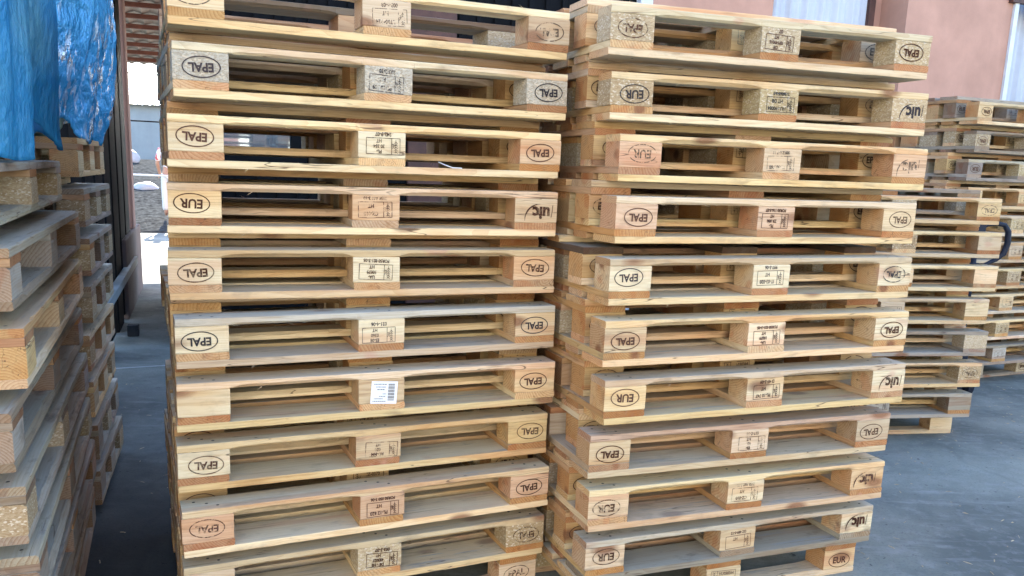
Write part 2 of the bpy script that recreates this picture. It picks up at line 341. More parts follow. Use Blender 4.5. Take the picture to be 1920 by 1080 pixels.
# ------------------------------------------------------------------ the pallet
PALES = [(0.673, 0.522, 0.340), (0.724, 0.581, 0.402), (0.734, 0.512, 0.299), (0.592, 0.463, 0.309), (0.745, 0.561, 0.309), (0.796, 0.621, 0.371), (0.714, 0.522, 0.268), (0.775, 0.591, 0.350), (0.755, 0.591, 0.360), (0.683, 0.502, 0.268), (0.816, 0.650, 0.412)]
WARM = [(0.56, 0.35, 0.16), (0.54, 0.32, 0.15), (0.60, 0.40, 0.19), (0.50, 0.31, 0.17), (0.58, 0.36, 0.20)]
GREYS = [(0.38, 0.335, 0.27), (0.44, 0.395, 0.32), (0.32, 0.27, 0.21), (0.46, 0.40, 0.30), (0.36, 0.285, 0.21)]
CHIPC = [(0.60, 0.47, 0.29), (0.56, 0.42, 0.25), (0.60, 0.49, 0.32)]
def pallet(front, z0, yaw, label, group, inv=False, seed=0, L=1.2, wood='fresh', chips=(), marks=None, tones=None, zs=1.0, skip_front_deck=False, tint=1.0):
    """front = (x, y) of the middle of the long side that faces the viewer; marks = {front block index: (kind, body, colour)}."""
    r = random.Random(seed * 7919 + 13); pk = r.uniform(.90, 1.06)
    fx, fy = front; dx, dy = -math.sin(yaw), math.cos(yaw)
    if inv: loc = (fx + .8 * dx, fy + .8 * dy, z0 + .144 * zs); rot = (math.pi, 0, yaw)
    else: loc = (fx, fy, z0); rot = (0, 0, yaw)
    root = empty('wooden_pallet', loc, rot); root.scale = (1, 1, zs)
    tag(root, label, 'pallet', group)
    def colour(fam, mul=1.0):
        c = r.choice(fam); k = r.uniform(.90, 1.08) * mul * tint * pk
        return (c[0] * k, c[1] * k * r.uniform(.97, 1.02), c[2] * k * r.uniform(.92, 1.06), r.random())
    fam = GREYS if wood == 'grey' else PALES
    fam2 = GREYS + GREYS + WARM if wood == 'grey' else PALES + WARM + WARM + WARM
    def wd(): return wood if r.random() < .7 else ('used' if wood == 'fresh' else wood)
    # deck boards
    ys = [(0, 'deck_wide'), (.185, 'deck_narrow'), (.3275, 'deck_wide'), (.515, 'deck_narrow'), (.655, 'deck_wide')]
    front_y = .655 if inv else 0
    for y, k in ys:
        jy = r.uniform(-.003, .003) if k == 'deck_narrow' else 0
        jx = r.uniform(-.004, .004)
        if skip_front_deck and y == front_y: continue
        c = colour(fam if y in (0, .655) else fam2)
        mobj('deck_board', board(k, wd(), r.randrange(4), L), root, (-L / 2 + jx, y + jy, .122), (0, 0, 0), c)
    # cross boards (grain along pallet y)
    for cxx in (-L / 2 + .0725, 0, L / 2 - .0725):
        jx = r.uniform(-.002, .002)
        mobj('cross_board', board('cross', wd(), r.randrange(4)), root, (cxx + .0725 + jx, 0, .100), (0, 0, math.pi / 2), colour(fam2, .97))
    # blocks and marks
    for j, (yb, W) in enumerate(((0, .1), (.3275, .145), (.7, .1))):
        for i, cxx in enumerate((-L / 2 + .0725, 0, L / 2 - .0725)):
            isf = (j == 2) if inv else (j == 0)
            chip = (i in chips) if isf else (r.random() < (.3 if not chips else .6))
            jx = r.uniform(-.002, .002); jy = r.uniform(-.0015, .0015)
            c = colour(CHIPC if chip else (fam if isf else fam2))
            if isf and tones and tones.get(i): q = tones[i]; c = (*q, c[3])
            o = mobj('block', block_mesh('chip' if chip else ('used' if wood == 'used' else wood), W, r.randrange(3)), root, (cxx - .0725 + jx, yb + jy, .022), (0, 0, 0), c)
            if isf and marks and marks.get(i):
                k, body, mc = marks[i]; seedc = r.random() * .02; worn = 0.0 if mc is FAINT else r.choice((0.2, 0.65, 0.85, 1.0, 1.0)); seedc += r.choice((0, 0, 0, .03))
                tx = r.uniform(-.010, .010); tz = r.uniform(-.005, .005)
                if inv: mobj('burned_mark', stamp(k, body), o, (.0725 + tx, W + .0016, .039 + tz), (0, r.uniform(-.055, .055), math.pi), (mc[0] + seedc, mc[1] + seedc * .6, mc[2] + seedc * .5, worn))
                else: mobj('burned_mark', stamp(k, body), o, (.0725 + tx, -.0016, .039 + tz), (0, r.uniform(-.055, .055), 0), (mc[0] + seedc, mc[1] + seedc * .6, mc[2] + seedc * .5, worn))
    # skid boards; the chamfered edges point at the blocks
    for yb, k in ((0, 'skid'), (.3275, 'skid_wide'), (.7, 'skid')):
        isf = yb == (.7 if inv else 0)
        c = colour(fam if isf else fam2)
        if isf and tones and tones.get('skid'): c = (*tones['skid'], c[3])
        mobj('skid_board', board(k, ('used' if wood == 'fresh' and r.random() < .75 else wood), r.randrange(4), L), root, (-L / 2, yb, 0), (0, 0, 0), c)
    return root

ORD = ['topmost', 'second', 'third', 'fourth', 'fifth', 'sixth', 'seventh', 'eighth', 'ninth', 'tenth', 'eleventh', 'twelfth', 'thirteenth', 'fourteenth']
def ordn(k): return ORD[k - 1] if k > 1 else 'topmost'

# front poses recovered from the photograph: x, y, yaw of each upside-down pallet's front, top to bottom
AI = [(-0.344, 2.576, 0.408), (-0.337, 2.572, 0.422), (-0.356, 2.57, 0.403), (-0.377, 2.598, 0.311), (-0.369, 2.566, 0.36), (-0.347, 2.54, 0.413), (-0.344, 2.529, 0.392), (-0.357, 2.543, 0.407), (-0.34, 2.517, 0.425), (-0.349, 2.536, 0.419)]
AU = [(0.0, 0.168), (0.005, 0.176), (-0.005, 0.176), (0.005, 0.148), (-0.005, 0.148), (0.0, 0.148), (0.0, 0.164), (0.0, 0.168), (0.0, 0.164), (0.0, 0.045)]
BI = [(0.891, 2.824, 0.306), (0.91, 2.851, 0.291), (0.937, 2.833, 0.322), (0.919, 2.785, 0.365), (0.906, 2.743, 0.363), (0.902, 2.715, 0.355), (0.913, 2.716, 0.35), (0.884, 2.735, 0.336), (0.891, 2.745, 0.336), (0.89, 2.771, 0.352)]
BU = [(-0.02, 0.148), (-0.02, 0.148), (-0.015, 0.148), (-0.02, 0.148), (0.005, 0.152), (0.015, 0.18), (0.035, 0.168), (0.0, 0.164), (0.0, 0.164), (-0.015, 0.045)]
E_, U_, O_ = 'EPAL', 'EUR', 'UIC'
PINK = (0.66, 0.43, 0.27); PALE = (0.73, 0.61, 0.40); GR = (0.55, 0.50, 0.40); TAN = (0.60, 0.45, 0.27)
# per row: left mark, middle lines, middle number, right mark, ink, chip blocks, wood, tones, words
AROW = [
 (E_, ('LT004724', 'HT'), '003-5-03', E_, FAINT, (), 'fresh', {}, 'stamped 003-5-03 with dark bark-edged boards inside'),
 (E_, ('PL-10 509', 'HT'), '283-2-10', E_, BLACK, (0, 1, 2), 'fresh', {'skid': PALE, 0: (.56, .51, .41), 1: (.56, .51, .41), 2: (.56, .51, .41)}, 'stamped 283-2-10 with speckled chipboard blocks'),
 (E_, ('PL-', '30 354', 'HT'), '242-9-07', E_, DARK, (), 'fresh', {0: PALE, 1: PALE, 2: (.68, .49, .31)}, 'stamped PL-30354 and 242-9-07'),
 (U_, ('CZ-010', 'HT'), '2156 A69 3-10', O_, DARK, (), 'fresh', {1: (.66, .45, .27)}, 'stamped CZ-010 and 2156 with scorched middle block'),
 (E_, ('UA-', '10079', 'HT'), 'FOR50 021-3-05', E_, DARK, (), 'fresh', {0: PALE, 1: PALE}, 'stamped UA-10079 with pink knot on middle block'),
 (E_, ('ES-08', '0360', 'HT'), '021-4-06', E_, BLACK, (), 'used', {0: PALE, 1: PALE, 2: PALE, 'skid': GR}, 'stamped ES-08 0360 and 021-4-06'),
 (None, None, None, E_, DARK, (), 'used', {0: PALE, 1: TAN}, 'with white barcode label on its middle block'),
 (E_, ('RO-MM', '080', 'HT'), '', E_, DARK, (), 'used', {0: PALE, 1: TAN}, 'stamped RO-MM 080'),
 (E_, ('PL-12 623', 'HT'), 'FOR50 050 3-06', E_, DARK, (), 'used', {0: PINK, 1: (.62, .43, .28), 2: PINK}, 'stamped 12 623 with pinkish blocks'),
 (E_, ('DE - HE', '493027', 'HT'), '003-3-07', E_, DARK, (1, 2), 'used', {}, 'stamped DE-HE 493027 and 003-3-07'),
]
BROW = [
 (E_, ('DE', 'RP149015', 'HT'), '07', E_, DARK, (0, 1, 2), 'used', {'skid': (.62, .52, .34)}, 'stamped RP149015 with weathered chipboard blocks'),
 (U_, ('HU-190084', 'HT DB'), '2156E65-2-9', O_, BLACK, (0, 1, 2), 'fresh', {'skid': (.72, .55, .32)}, 'stamped HU-190084 and 2156E65-2-9'),
 (U_, ('PL-30 K60', ''), '008 Z97-2-11', O_, FAINT, (), 'fresh', {0: PINK, 2: (.69, .49, .32)}, 'with faint EUR mark on a pinkish corner block'),
 (E_, ('PL-', 'ZR 006', 'HT'), 'FOR50 116-3-07', E_, DARK, (), 'fresh', {0: (.67, .46, .30), 1: (.67, .46, .30)}, 'stamped ZR 006 and 116-3-07'),
 (E_, ('IT-03-020', 'HT'), '997-3-06', E_, BLACK, (), 'used', {0: PALE, 1: PALE, 2: PALE}, 'stamped IT-03-020 and 997-3-06'),
 (E_, ('UA-', '10079', 'HT'), 'FOR50 021-3-05', E_, DARK, (), 'used', {0: TAN, 2: PALE}, 'stamped FOR50 021-3-05 with ringed corner block sides'),
 (U_, ('PL-10 747', 'HT'), 'D 47-2-09', O_, DARK, (), 'used', {1: PALE, 2: PALE}, 'stamped PL-10 747 and 47-2-09'),
 (E_, ('ES-', '00..', 'HT'), '619-0-06', E_, DARK, (), 'used', {0: TAN, 'skid': (.53, .36, .25)}, 'stamped 619-0-06 under a brownish top board'),
 (U_, ('CZ-010', 'HT'), '2156 A69-3-10', O_, DARK, (), 'used', {0: (.67, .49, .30), 1: PALE, 2: (.70, .52, .31)}, 'stamped CZ-010 with a purple-grey top board'),
 (U_, ('', 'HT'), 'GC 489-0-12', O_, DARK, (), 'grey', {0: (.64, .48, .31), 1: TAN, 2: PALE, 'skid': (.50, .43, .32)}, 'stamped GC 489-0-12 with dirty grey boards'),
]
def big_stack(name, side, I, U, ROWS, seed, has_top):
    group = 'pallets in the %s front stack' % side
    out = []
    for k in range(10):
        x, y, yaw = I[k]; z = .144 + .188 * (9 - k)
        lm, ml, mn, rm, ink, chips, wood, tones, words = ROWS[k]
        mk = {}
        if lm: mk[0] = ('oval', lm, ink)
        if ml: mk[1] = ('box', (ml, mn), ink)
        if rm: mk[2] = ('uic', None, ink) if rm == O_ else ('oval', rm, ink)
        out.append(pallet((x, y), z, yaw, 'upside-down pallet ' + words + ', %s front stack' % side, group, True, seed + k, wood=wood, chips=chips, marks=mk, tones=tones))
        # the right-way-up pallet nested under it, set back by a skid's width
        b = I[min(k + 1, 9)]; du, dd = U[k]; c, s = math.cos(b[2]), math.sin(b[2])
        fx, fy = b[0] + du * c - dd * s, b[1] + du * s + dd * c
        r = random.Random(seed + 50 + k)
        code = r.choice((('PL-10 079', 'HT'), ('HU-030364', 'HT DB'), ('DE-HE 201', 'HT'), ('CZ-010', 'HT')))
        if side == 'right' and k == 9: code = ('HU030364', 'HT DB')
        if side == 'left' and k == 7: code = ('CZ-0373', 'HT')
        mk = {0: ('oval', r.choice((E_, E_, U_)), DARK), 1: ('box', (code, ''), DARK), 2: ('oval', U_ if (side == 'right' and k == 9) else E_, DARK)}
        where = ('lowest pallet of the %s front stack, right way up on the ground' % side) if k == 9 else 'set-back pallet right under the one %s, %s front stack' % (' '.join(words.split(' ')[:3]).replace(' and', ''), side)
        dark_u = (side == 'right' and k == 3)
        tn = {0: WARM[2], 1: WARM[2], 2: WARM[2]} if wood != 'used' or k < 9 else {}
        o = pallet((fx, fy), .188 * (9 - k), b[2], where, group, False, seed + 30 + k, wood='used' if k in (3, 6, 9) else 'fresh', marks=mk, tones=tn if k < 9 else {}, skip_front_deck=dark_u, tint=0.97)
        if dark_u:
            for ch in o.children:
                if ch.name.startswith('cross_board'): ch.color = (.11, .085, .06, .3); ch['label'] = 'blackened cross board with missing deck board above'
        out.append(o)
    if has_top:
        x, y, yaw = I[0]; dd = .155
        out.append(pallet((x - dd * math.sin(yaw) - .015 * math.cos(yaw), y + dd * math.cos(yaw) - .015 * math.sin(yaw)), .188 * 10, yaw, 'topmost pallet of the right front stack, pale deck boards up', group, False, seed + 77, wood='fresh', marks={0: ('oval', U_, BLACK), 1: ('box', (('PL-', 'C'), ''), BLACK), 2: ('oval', U_, BLACK)}, chips=(), tones={'skid': WARM[1]}))
    return out
A = big_stack('A', 'left', AI, AU, AROW, 100, False)
B = big_stack('B', 'right', BI, BU, BROW, 300, True)
# bark-dark inner boards on the topmost left pallet
for ch in A[0].children:
    if ch.name.startswith('skid_board') and abs(ch.location.y - .3275) < .01: ch.color = (.20, .15, .10, .4); ch['label'] = 'dark bark-edged skid board'

# white barcode label on the seventh upside-down pallet of the left stack
blk = [c for c in A[12].children if c.name.startswith('block') and abs(c.location.y - .7) < .01][1]
lab = MB().box(-.042, 0, -.036, .042, .0006, .036).build('paper_label', M['paper'], blk, (.080, .1018, .044), (0, R(4), math.pi))
pf = Flat()
for i in range(26):
    if (i * 7) % 5 != 1: pf.bar(-.033, -.028 + i * .0021, -.012, -.028 + i * .0021, .0012)
rr = random.Random(5)
for y, a, b2 in ((.028, -.006, .036), (.020, .004, .030), (.012, -.004, .014), (.004, -.006, .004), (-.010, .0, .02), (-.018, -.004, .026), (-.027, -.006, .034)):
    x = a
    while x < b2:
        l = rr.uniform(.002, .006); pf.bar(x, y, x + l, y, .0022); x += l + .0014
p2 = mobj('label_print', pf.mesh('label_print', M['print']), blk, (.080, .1028, .044), (0, R(4), math.pi))

# ------------------------------------------------------------------ the other stacks
def stack(corner, yaw, n, first_inv, group, where, seed, L=1.2, zs=1.0, wood='used', jit=.012, marksfn=None, front_is_inv=None, from_right=False, over=None, setback=.16, tint=1.0):
    """n nested pallets from the ground; corner = front left (or right) bottom corner of the side facing the viewer; deck pairs meet every .188 m."""
    c, s = math.cos(yaw), math.sin(yaw)
    sg = -1 if from_right else 1
    lst = []; z = 0.0; r = random.Random(seed)
    seq = []
    for i in range(n):
        inv = (i % 2 == 0) == first_inv
        seq.append((inv, z)); nxt_nested = inv                     # an upright pallet nests onto an upside-down one
        z += (.044 if nxt_nested else .144)
    # heights of the layers
    for i, (inv, z0) in enumerate(seq):
        back = 0.0 if inv == front_is_inv else setback
        jx, jy, ja = r.uniform(-jit, jit) * 2, r.uniform(-jit, jit), r.uniform(-.02, .02)
        if inv == front_is_inv: lastj = (jx, jy, ja)
        else: jy *= .3
        ox = sg * L / 2 + jx; oy = back + jy
        key = i
        if over and key in over: ox += over[key][0]; oy += over[key][1]
        fx, fy = corner[0] + ox * c - oy * s, corner[1] + ox * s + oy * c
        k = n - i
        lab = ('topmost pallet' if k == 1 else 'bottom pallet on the ground' if i == 0 else '%s%s pallet counted from the top' % ('' , ORD[k - 1] if k <= len(ORD) else str(k) + 'th')) + ' of the ' + where
        mk = marksfn(i, inv, r) if marksfn else None
        lst.append(pallet((fx, fy), z0 * zs, yaw + ja * .6, lab, group, inv, seed * 31 + i, L=L, wood=r.choice(wood) if isinstance(wood, (list, tuple)) else wood, marks=mk, zs=zs, chips=tuple(q for q in range(3) if r.random() < .35), tint=tint))
    return lst
psi = .371 + math.pi / 2
# near left: uprights reach into the aisle, twice-seen long sides
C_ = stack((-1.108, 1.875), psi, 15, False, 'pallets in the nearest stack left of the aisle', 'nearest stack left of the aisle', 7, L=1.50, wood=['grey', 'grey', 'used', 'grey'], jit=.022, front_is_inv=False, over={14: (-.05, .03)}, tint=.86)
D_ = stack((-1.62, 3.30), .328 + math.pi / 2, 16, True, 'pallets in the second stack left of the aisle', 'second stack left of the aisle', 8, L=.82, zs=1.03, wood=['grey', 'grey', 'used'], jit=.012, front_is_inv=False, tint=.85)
lone = pallet((-2.21, 4.60), 0, .35 + math.pi / 2, 'lone weathered pallet lying on the aisle floor behind the left stacks', 'pallets on the floor', False, 990, wood='grey', tint=.8)
def emarks(i, inv, r):
    if inv: return {2: ('oval', E_, FAINT), 1: ('box', (('PL-', '20 13'), ''), DARK)} if i in (3, 13) else {1: ('box', (('HU-', '190'), ''), DARK)}
    return {1: ('box', (('DE', '206'), ''), DARK)}
def fmarks(i, inv, r): return {1: ('box', ((r.choice(('PL', 'DE', 'CZ', 'UA')), 'HT'), '')  , DARK), 0: ('oval', r.choice((E_, U_)), DARK), 2: ('oval', E_, DARK)}
EK = stack((2.828, 4.747), .17, 15, False, 'pallets in the right middle stack', 'right middle stack beside the pallet truck', 9, zs=1.0, wood=['used', 'fresh', 'used', 'grey'], jit=.014, marksfn=emarks, front_is_inv=True, from_right=True)
FK = stack((3.30, 6.02), .40, 21, False, 'pallets in the far right stack', 'far right stack behind the pallet truck', 10, zs=1.04, wood=['used', 'fresh', 'used', 'grey'], jit=.015, marksfn=fmarks, front_is_inv=True)
GK = stack((5.79, 7.95), .35, 24, False, 'pallets in the rearmost stack', 'rearmost stack against the pink building', 12, wood=['grey', 'used'], jit=.012, front_is_inv=True)

# amber inner board low in the right middle stack; torn strap scrap under the third left pallet
for ch in EK[0].children:
    if ch.name.startswith('deck_board') and ch.location.y > .6: ch.color = (.72, .40, .07, .2); ch['label'] = 'amber yellow deck board'
st_ = MB(); x0, y0_, yw = AI[2]; bx = x0 + .17 * math.cos(yw) + .02 * math.sin(yw); by = y0_ + .17 * math.sin(yw) - .02 * math.cos(yw)
st_.tube([(bx, by + .05, 1.500), (bx + .02, by + .03, 1.492), (bx + .045, by + .028, 1.484), (bx + .075, by + .03, 1.4835)], .0016, 5)
tag(st_.build('strap_scrap', plain('white_strap', (.75, .76, .76), .5)), 'short torn white strap end lying on the PL-30354 pallet, left front stack', 'strap')

# ------------------------------------------------------------------ ground
def ground_material():
    m, t, b = new_mat('worn_concrete', 0.75, 0.35); n = N(t); tc = n('TexCoord'); P = tc.outputs['Object']
    a = n.noise(P, 1.1, 6, 0.6); c = n.noise(P, 14.0, 5, 0.7); d = n.noise(P, 90.0, 3, 0.7)
    col = n.mix(n.ramp(a, 0.35, 0.65), rgb(.130, .140, .126), rgb(.300, .308, .262))
    col = n.mix(n.math('MULTIPLY', n.ramp(c, 0.5, 0.75), .5), col, rgb(.36, .35, .33))
    col = n.mix(n.math('MULTIPLY', n.ramp(d, 0.52, 0.70), .6), col, rgb(.13, .13, .13))
    col = n.mix(n.math('MULTIPLY', n.ramp(n.noise(n.vec('MULTIPLY', P, (2.0, 11.0, 1.0)), 1.0, 4, .7), .55, .72), .45), col, rgb(.38, .375, .36))
    col = n.mix(n.math('MULTIPLY', n.ramp(n.noise(P, 32.0, 2), .68, .74), .8), col, rgb(.07, .07, .07))
    vo = n('TexVoronoi', feature='DISTANCE_TO_EDGE'); n.link(n.vec('ADD', P, n.vec('MULTIPLY', n_noisecol(n, P, 2.0), (.6, .6, 0))), vo.inputs['Vector']); vo.inputs['Scale'].default_value = .55
    cr = n.ramp(vo.outputs['Distance'], .010, .003)
    col = n.mix(n.math('MULTIPLY', cr, .15), col, rgb(.09, .09, .09))
    st = n.ramp(n.noise(P, .7, 3), .60, .70); col = n.mix(n.math('MULTIPLY', st, .35), col, rgb(.13, .13, .135))
    # shade of the near aisle, painted as a dark strip into the concrete
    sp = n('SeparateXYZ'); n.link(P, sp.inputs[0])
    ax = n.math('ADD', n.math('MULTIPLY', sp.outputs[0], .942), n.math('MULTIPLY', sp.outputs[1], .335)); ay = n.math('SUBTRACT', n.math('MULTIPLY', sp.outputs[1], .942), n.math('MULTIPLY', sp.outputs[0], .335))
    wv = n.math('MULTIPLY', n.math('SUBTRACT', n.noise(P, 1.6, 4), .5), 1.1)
    shade_m = n.math('MULTIPLY', n.ramp(n.math('ABSOLUTE', n.math('ADD', n.math('ADD', ax, .25), wv)), 1.25, .75), n.ramp(n.math('ADD', ay, n.math('MULTIPLY', wv, 1.6)), 6.2, 3.4))
    col = n.mix(n.math('MULTIPLY', shade_m, .86), col, rgb(.018, .021, .025))
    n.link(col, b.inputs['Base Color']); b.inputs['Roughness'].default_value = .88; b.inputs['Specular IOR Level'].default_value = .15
    n.bump(n.math('ADD', n.math('MULTIPLY', c, .6), n.math('MULTIPLY', d, .5)), .5, .006, b); return m
def n_noisecol(n, P, s):
    k = n('TexNoise'); n.link(P, k.inputs['Vector']); k.inputs['Scale'].default_value = s; return k.outputs['Color']
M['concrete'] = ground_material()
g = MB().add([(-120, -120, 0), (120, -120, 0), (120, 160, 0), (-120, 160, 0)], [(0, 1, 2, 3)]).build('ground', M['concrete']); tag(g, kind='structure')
AD = Vector((-.335, .942, 0)); AR = Vector((.942, .335, 0))           # along the aisle, and to its right
def al(p, s=0, t=0, z=0): return Vector((p[0], p[1], z)) + AD * s + AR * t
# gravel yard beyond the slab
M['gravel'] = plain('gravel', (.060, .062, .060), 1.0, 0, .7, 9.0, .0, .8)
gp = MB(); r = random.Random(3); nx_, ny_ = 60, 60
o0 = Vector((-6.9, 16.95, 0))
vs = []
for j in range(ny_ + 1):
    for i in range(nx_ + 1):
        s = 40 * (j / ny_) ** 1.8; t = -16 + 32 * i / nx_
        p = o0 + AD * s + AR * t; rise = min(s * .17, .95) + max(0, min(s - 6, 3)) * .14; hgt = .02 + rise + .10 * noise.noise(Vector((p.x * .5, p.y * .5, 0))) * min(1, s / 2) + .05 * noise.noise(Vector((p.x * 3, p.y * 3, 1)))
        if j == 0: hgt = -.02
        vs.append((p.x, p.y, max(hgt, .006 if j else -.02)))
gp.add(vs, [(j * (nx_ + 1) + i, j * (nx_ + 1) + i + 1, (j + 1) * (nx_ + 1) + i + 1, (j + 1) * (nx_ + 1) + i) for j in range(ny_) for i in range(nx_)])
tag(gp.build('gravel', M['gravel'], smooth=True), kind='structure')
# slab joint
jt = MB()
a0, b0 = Vector((-3.6, 5.37, 0)), Vector((-1.0, 6.54, 0)); d_ = (b0 - a0).normalized(); nn = Vector((-d_.y, d_.x, 0)) * .014
jt.add([a0 - nn, b0 - nn, b0 + nn, a0 + nn], [(0, 1, 2, 3)]); M['joint'] = plain('joint_mortar', (.5, .5, .48), .8, 0, .2, 20)
jo = jt.build('slab_joint', M['joint']); jo.location.z = .004; tag(jo, kind='structure')

# splinters, bark and dust trodden into the yard
ch_ = MB(); r = random.Random(17)
for _ in range(900):
    if r.random() < .5: x, y = r.uniform(1.6, 4.6), r.uniform(2.2, 6.5)
    else: x, y = r.uniform(-2.6, 2.4), r.uniform(2.0, 8.0)
    l = r.uniform(.006, .035); wv_ = r.uniform(.002, .006); a = r.uniform(0, 6.3); c, d = math.cos(a), math.sin(a); hz = r.uniform(.001, .004)
    ch_.add([(x, y, .0008), (x + l * c, y + l * d, .0008), (x + l * c - wv_ * d, y + l * d + wv_ * c, .0008), (x - wv_ * d, y + wv_ * c, .0008), (x + l * .5 * c - wv_ * .5 * d, y + l * .5 * d + wv_ * .5 * c, .0008 + hz)], [(0, 1, 4), (1, 2, 4), (2, 3, 4), (3, 0, 4)])
tag(ch_.build('wood_splinters', plain('pale_splinters', (.42, .34, .22), .9, 0, .4, 30)), 'scattered wood splinters and bits on the concrete', 'debris', None, 'stuff')

# ------------------------------------------------------------------ the hall behind the stacks
PH = .38; HE = Vector((math.cos(PH), math.sin(PH), 0)); HN = Vector((-math.sin(PH), math.cos(PH), 0)); H0 = Vector((-2.45, 6.60, 0))
HM = Matrix(((HE.x, HN.x, 0, H0.x), (HE.y, HN.y, 0, H0.y), (0, 0, 1, 0), (0, 0, 0, 1)))
def plaster(name, c, v=.08):
    m, t, b = new_mat(name, .9, .2); n = N(t); tc = n('TexCoord'); P = tc.outputs['Object']
    no = n.noise(P, 2.2, 6, .6); col = n.mix(n.ramp(no, .3, .7), rgb(*(q * (1 - v) for q in c)), rgb(*(q * (1 + v) for q in c)))
    sc = n.noise(n.vec('MULTIPLY', P, (30, 30, 5)), 1.0, 2); col = n.mix(n.math('MULTIPLY', n.ramp(sc, .74, .78), .35), col, rgb(.7, .6, .56))
    dr = n.noise(n.vec('MULTIPLY', P, (5, 5, .5)), 1.0, 4); col = n.mix(n.math('MULTIPLY', n.ramp(dr, .55, .8), .25), col, rgb(*(q * .7 for q in c)))
    n.link(col, b.inputs['Base Color']); n.bump(n.noise(P, 60, 3), .3, .004, b); return m
M['pink'] = plaster('pink_render', (.52, .285, .205), .14); M['darkwall'] = plaster('dark_cladding', (.035, .030, .032), .3)
M['pale'] = plaster('pale_render', (.62, .62, .58))
M['steel'] = plain('dark_painted_steel', (.006, .0065, .008), .7, .0, .3, 8, .08)
M['brown'] = plain('brown_paint', (.085, .035, .025), .6, 0, .3, 8)
M['greytrim'] = plain('grey_trim', (.24, .28, .29), .6, 0, .15, 8)
M['whitetrim'] = plain('white_trim', (.66, .68, .70), .6, 0, .08, 8)
M['curtain'] = plain('grey_curtain_fabric', (.56, .58, .63), .85, 0, .06, 4)
M['inner'] = plain('dark_interior', (.02, .02, .022), .9)
mg, tg, bgm = new_mat('window_glass', .03, .9); bgm.inputs['Base Color'].default_value = (.62, .74, .82, 1); bgm.inputs['Metallic'].default_value = .75; bgm.inputs['IOR'].default_value = 2.6; M['glass'] = mg
hall = tag(empty('warehouse_building'), 'pink rendered warehouse with grey curtained bays and a dark metal front', 'building')
hall.matrix_world = HM
HH = 11.0; DEP = 2.6
W = MB()                                                        # pillars and upper wall of pink render
def wallbox(mb, t0, t1, z0, z1, y0=0, y1=.4): mb.box(t0, y0, z0, t1, y1, z1)
wallbox(W, 4.09, 5.45, 0, HH); wallbox(W, 7.17, 8.70, 0, HH); wallbox(W, 10.3, 16, 0, HH)
wallbox(W, 5.45, 7.17, 4.2, HH, .003, .4); wallbox(W, 8.70, 10.3, 4.2, HH, .003, .4); wallbox(W, -.1, 3.96, 4.2, HH, .003, .4)
W.box(3.96, .0, 4.2, 4.09, .4, HH)
W.build('wall', M['pink'], hall)
BW = MB().box(-.1, .4, 0, .1, DEP, HH).box(15.8, .4, 0, 16, DEP, HH).box(.1, DEP - .2, 0, 15.8, DEP, HH).box(.1, .4, HH - .2, 15.8, DEP - .2, HH)
BW.build('rear_wall', M['pink'], hall)
# dark sliding front: ribbed sheets with a window
cl = MB()
def ribs(mb, t0, t1, z0, z1, pitch=.16):
    mb.box(t0, .06, z0, t1, .12, z1); x = t0 + .02
    while x + .05 < t1: mb.box(x, .035, z0, x + .05, .062, z1); x += pitch
ribs(cl, -.1, .05, 0, 4.2); ribs(cl, .05, .95, 0, 1.48); ribs(cl, .05, .95, 1.97, 4.2); ribs(cl, .95, 1.80, 0, 4.2); ribs(cl, 2.22, 3.96, 0, 4.2)
cl.build('dark_cladding_sheet', M['steel'], hall)
MB().box(1.80, .03, 0, 2.22, .12, 4.2).build('door', M['brown'], hall, bevel=.01)
wf = MB()
for (a, b2, c2, d2) in ((.05, .94, 1.48, 1.56), (.05, .90, 1.90, 1.97), (.05, .12, 1.56, 1.90), (.82, .94, 1.56, 1.90)): wf.box(a, .0, c2, b2, .10, d2)
wfo = wf.build('window', M['steel'], hall, bevel=.006)
MB().box(.12, .05, 1.56, .82, .06, 1.90).build('pane', M['glass'], wfo)
MB().box(3.96, -.02, 0, 4.09, .4, 4.2).build('white_post', M['whitetrim'], hall, bevel=.008)
def bay(t0, t1):
    mb = MB(); pts = []; n = int((t1 - t0) / .02)
    for i in range(n + 1):
        x = t0 + (t1 - t0) * i / n; y = .36 + .022 * math.sin(x * 62) + .012 * math.sin(x * 31 + 2)
        pts.append((x, y))
    vs = [(x, y, z) for z in (0.02, 2.1, 4.15) for x, y in pts]; m_ = len(pts)
    vs += [(x, y + .003, z) for z in (0.02, 2.1, 4.15) for x, y in pts]
    fs = [(j * m_ + i, j * m_ + i + 1, (j + 1) * m_ + i + 1, (j + 1) * m_ + i) for j in range(2) for i in range(m_ - 1)]
    k = 3 * m_; fs += [tuple(k + q for q in f[::-1]) for f in fs]
    mb.add(vs, fs); o = mb.build('curtain', M['curtain'], hall, smooth=True)
    return o
bay(5.53, 6.95); bay(8.74, 10.3)
MB().box(5.45, .3, 0, 5.53, .42, 4.2).build('door_frame', M['greytrim'], hall)
MB().box(6.95, .3, 0, 7.03, .42, 4.2).build('door_frame', M['brown'], hall)
MB().box(7.03, .36, 0, 7.17, .40, 4.2).build('wall', M['pink'], hall)
MB().box(8.70, -.03, 0, 8.76, .36, 4.2).build('door_frame', M['whitetrim'], hall)
MB().box(8.62, -.06, 3.48, 10.3, -.0, 3.75).build('lintel', M['brown'], hall)

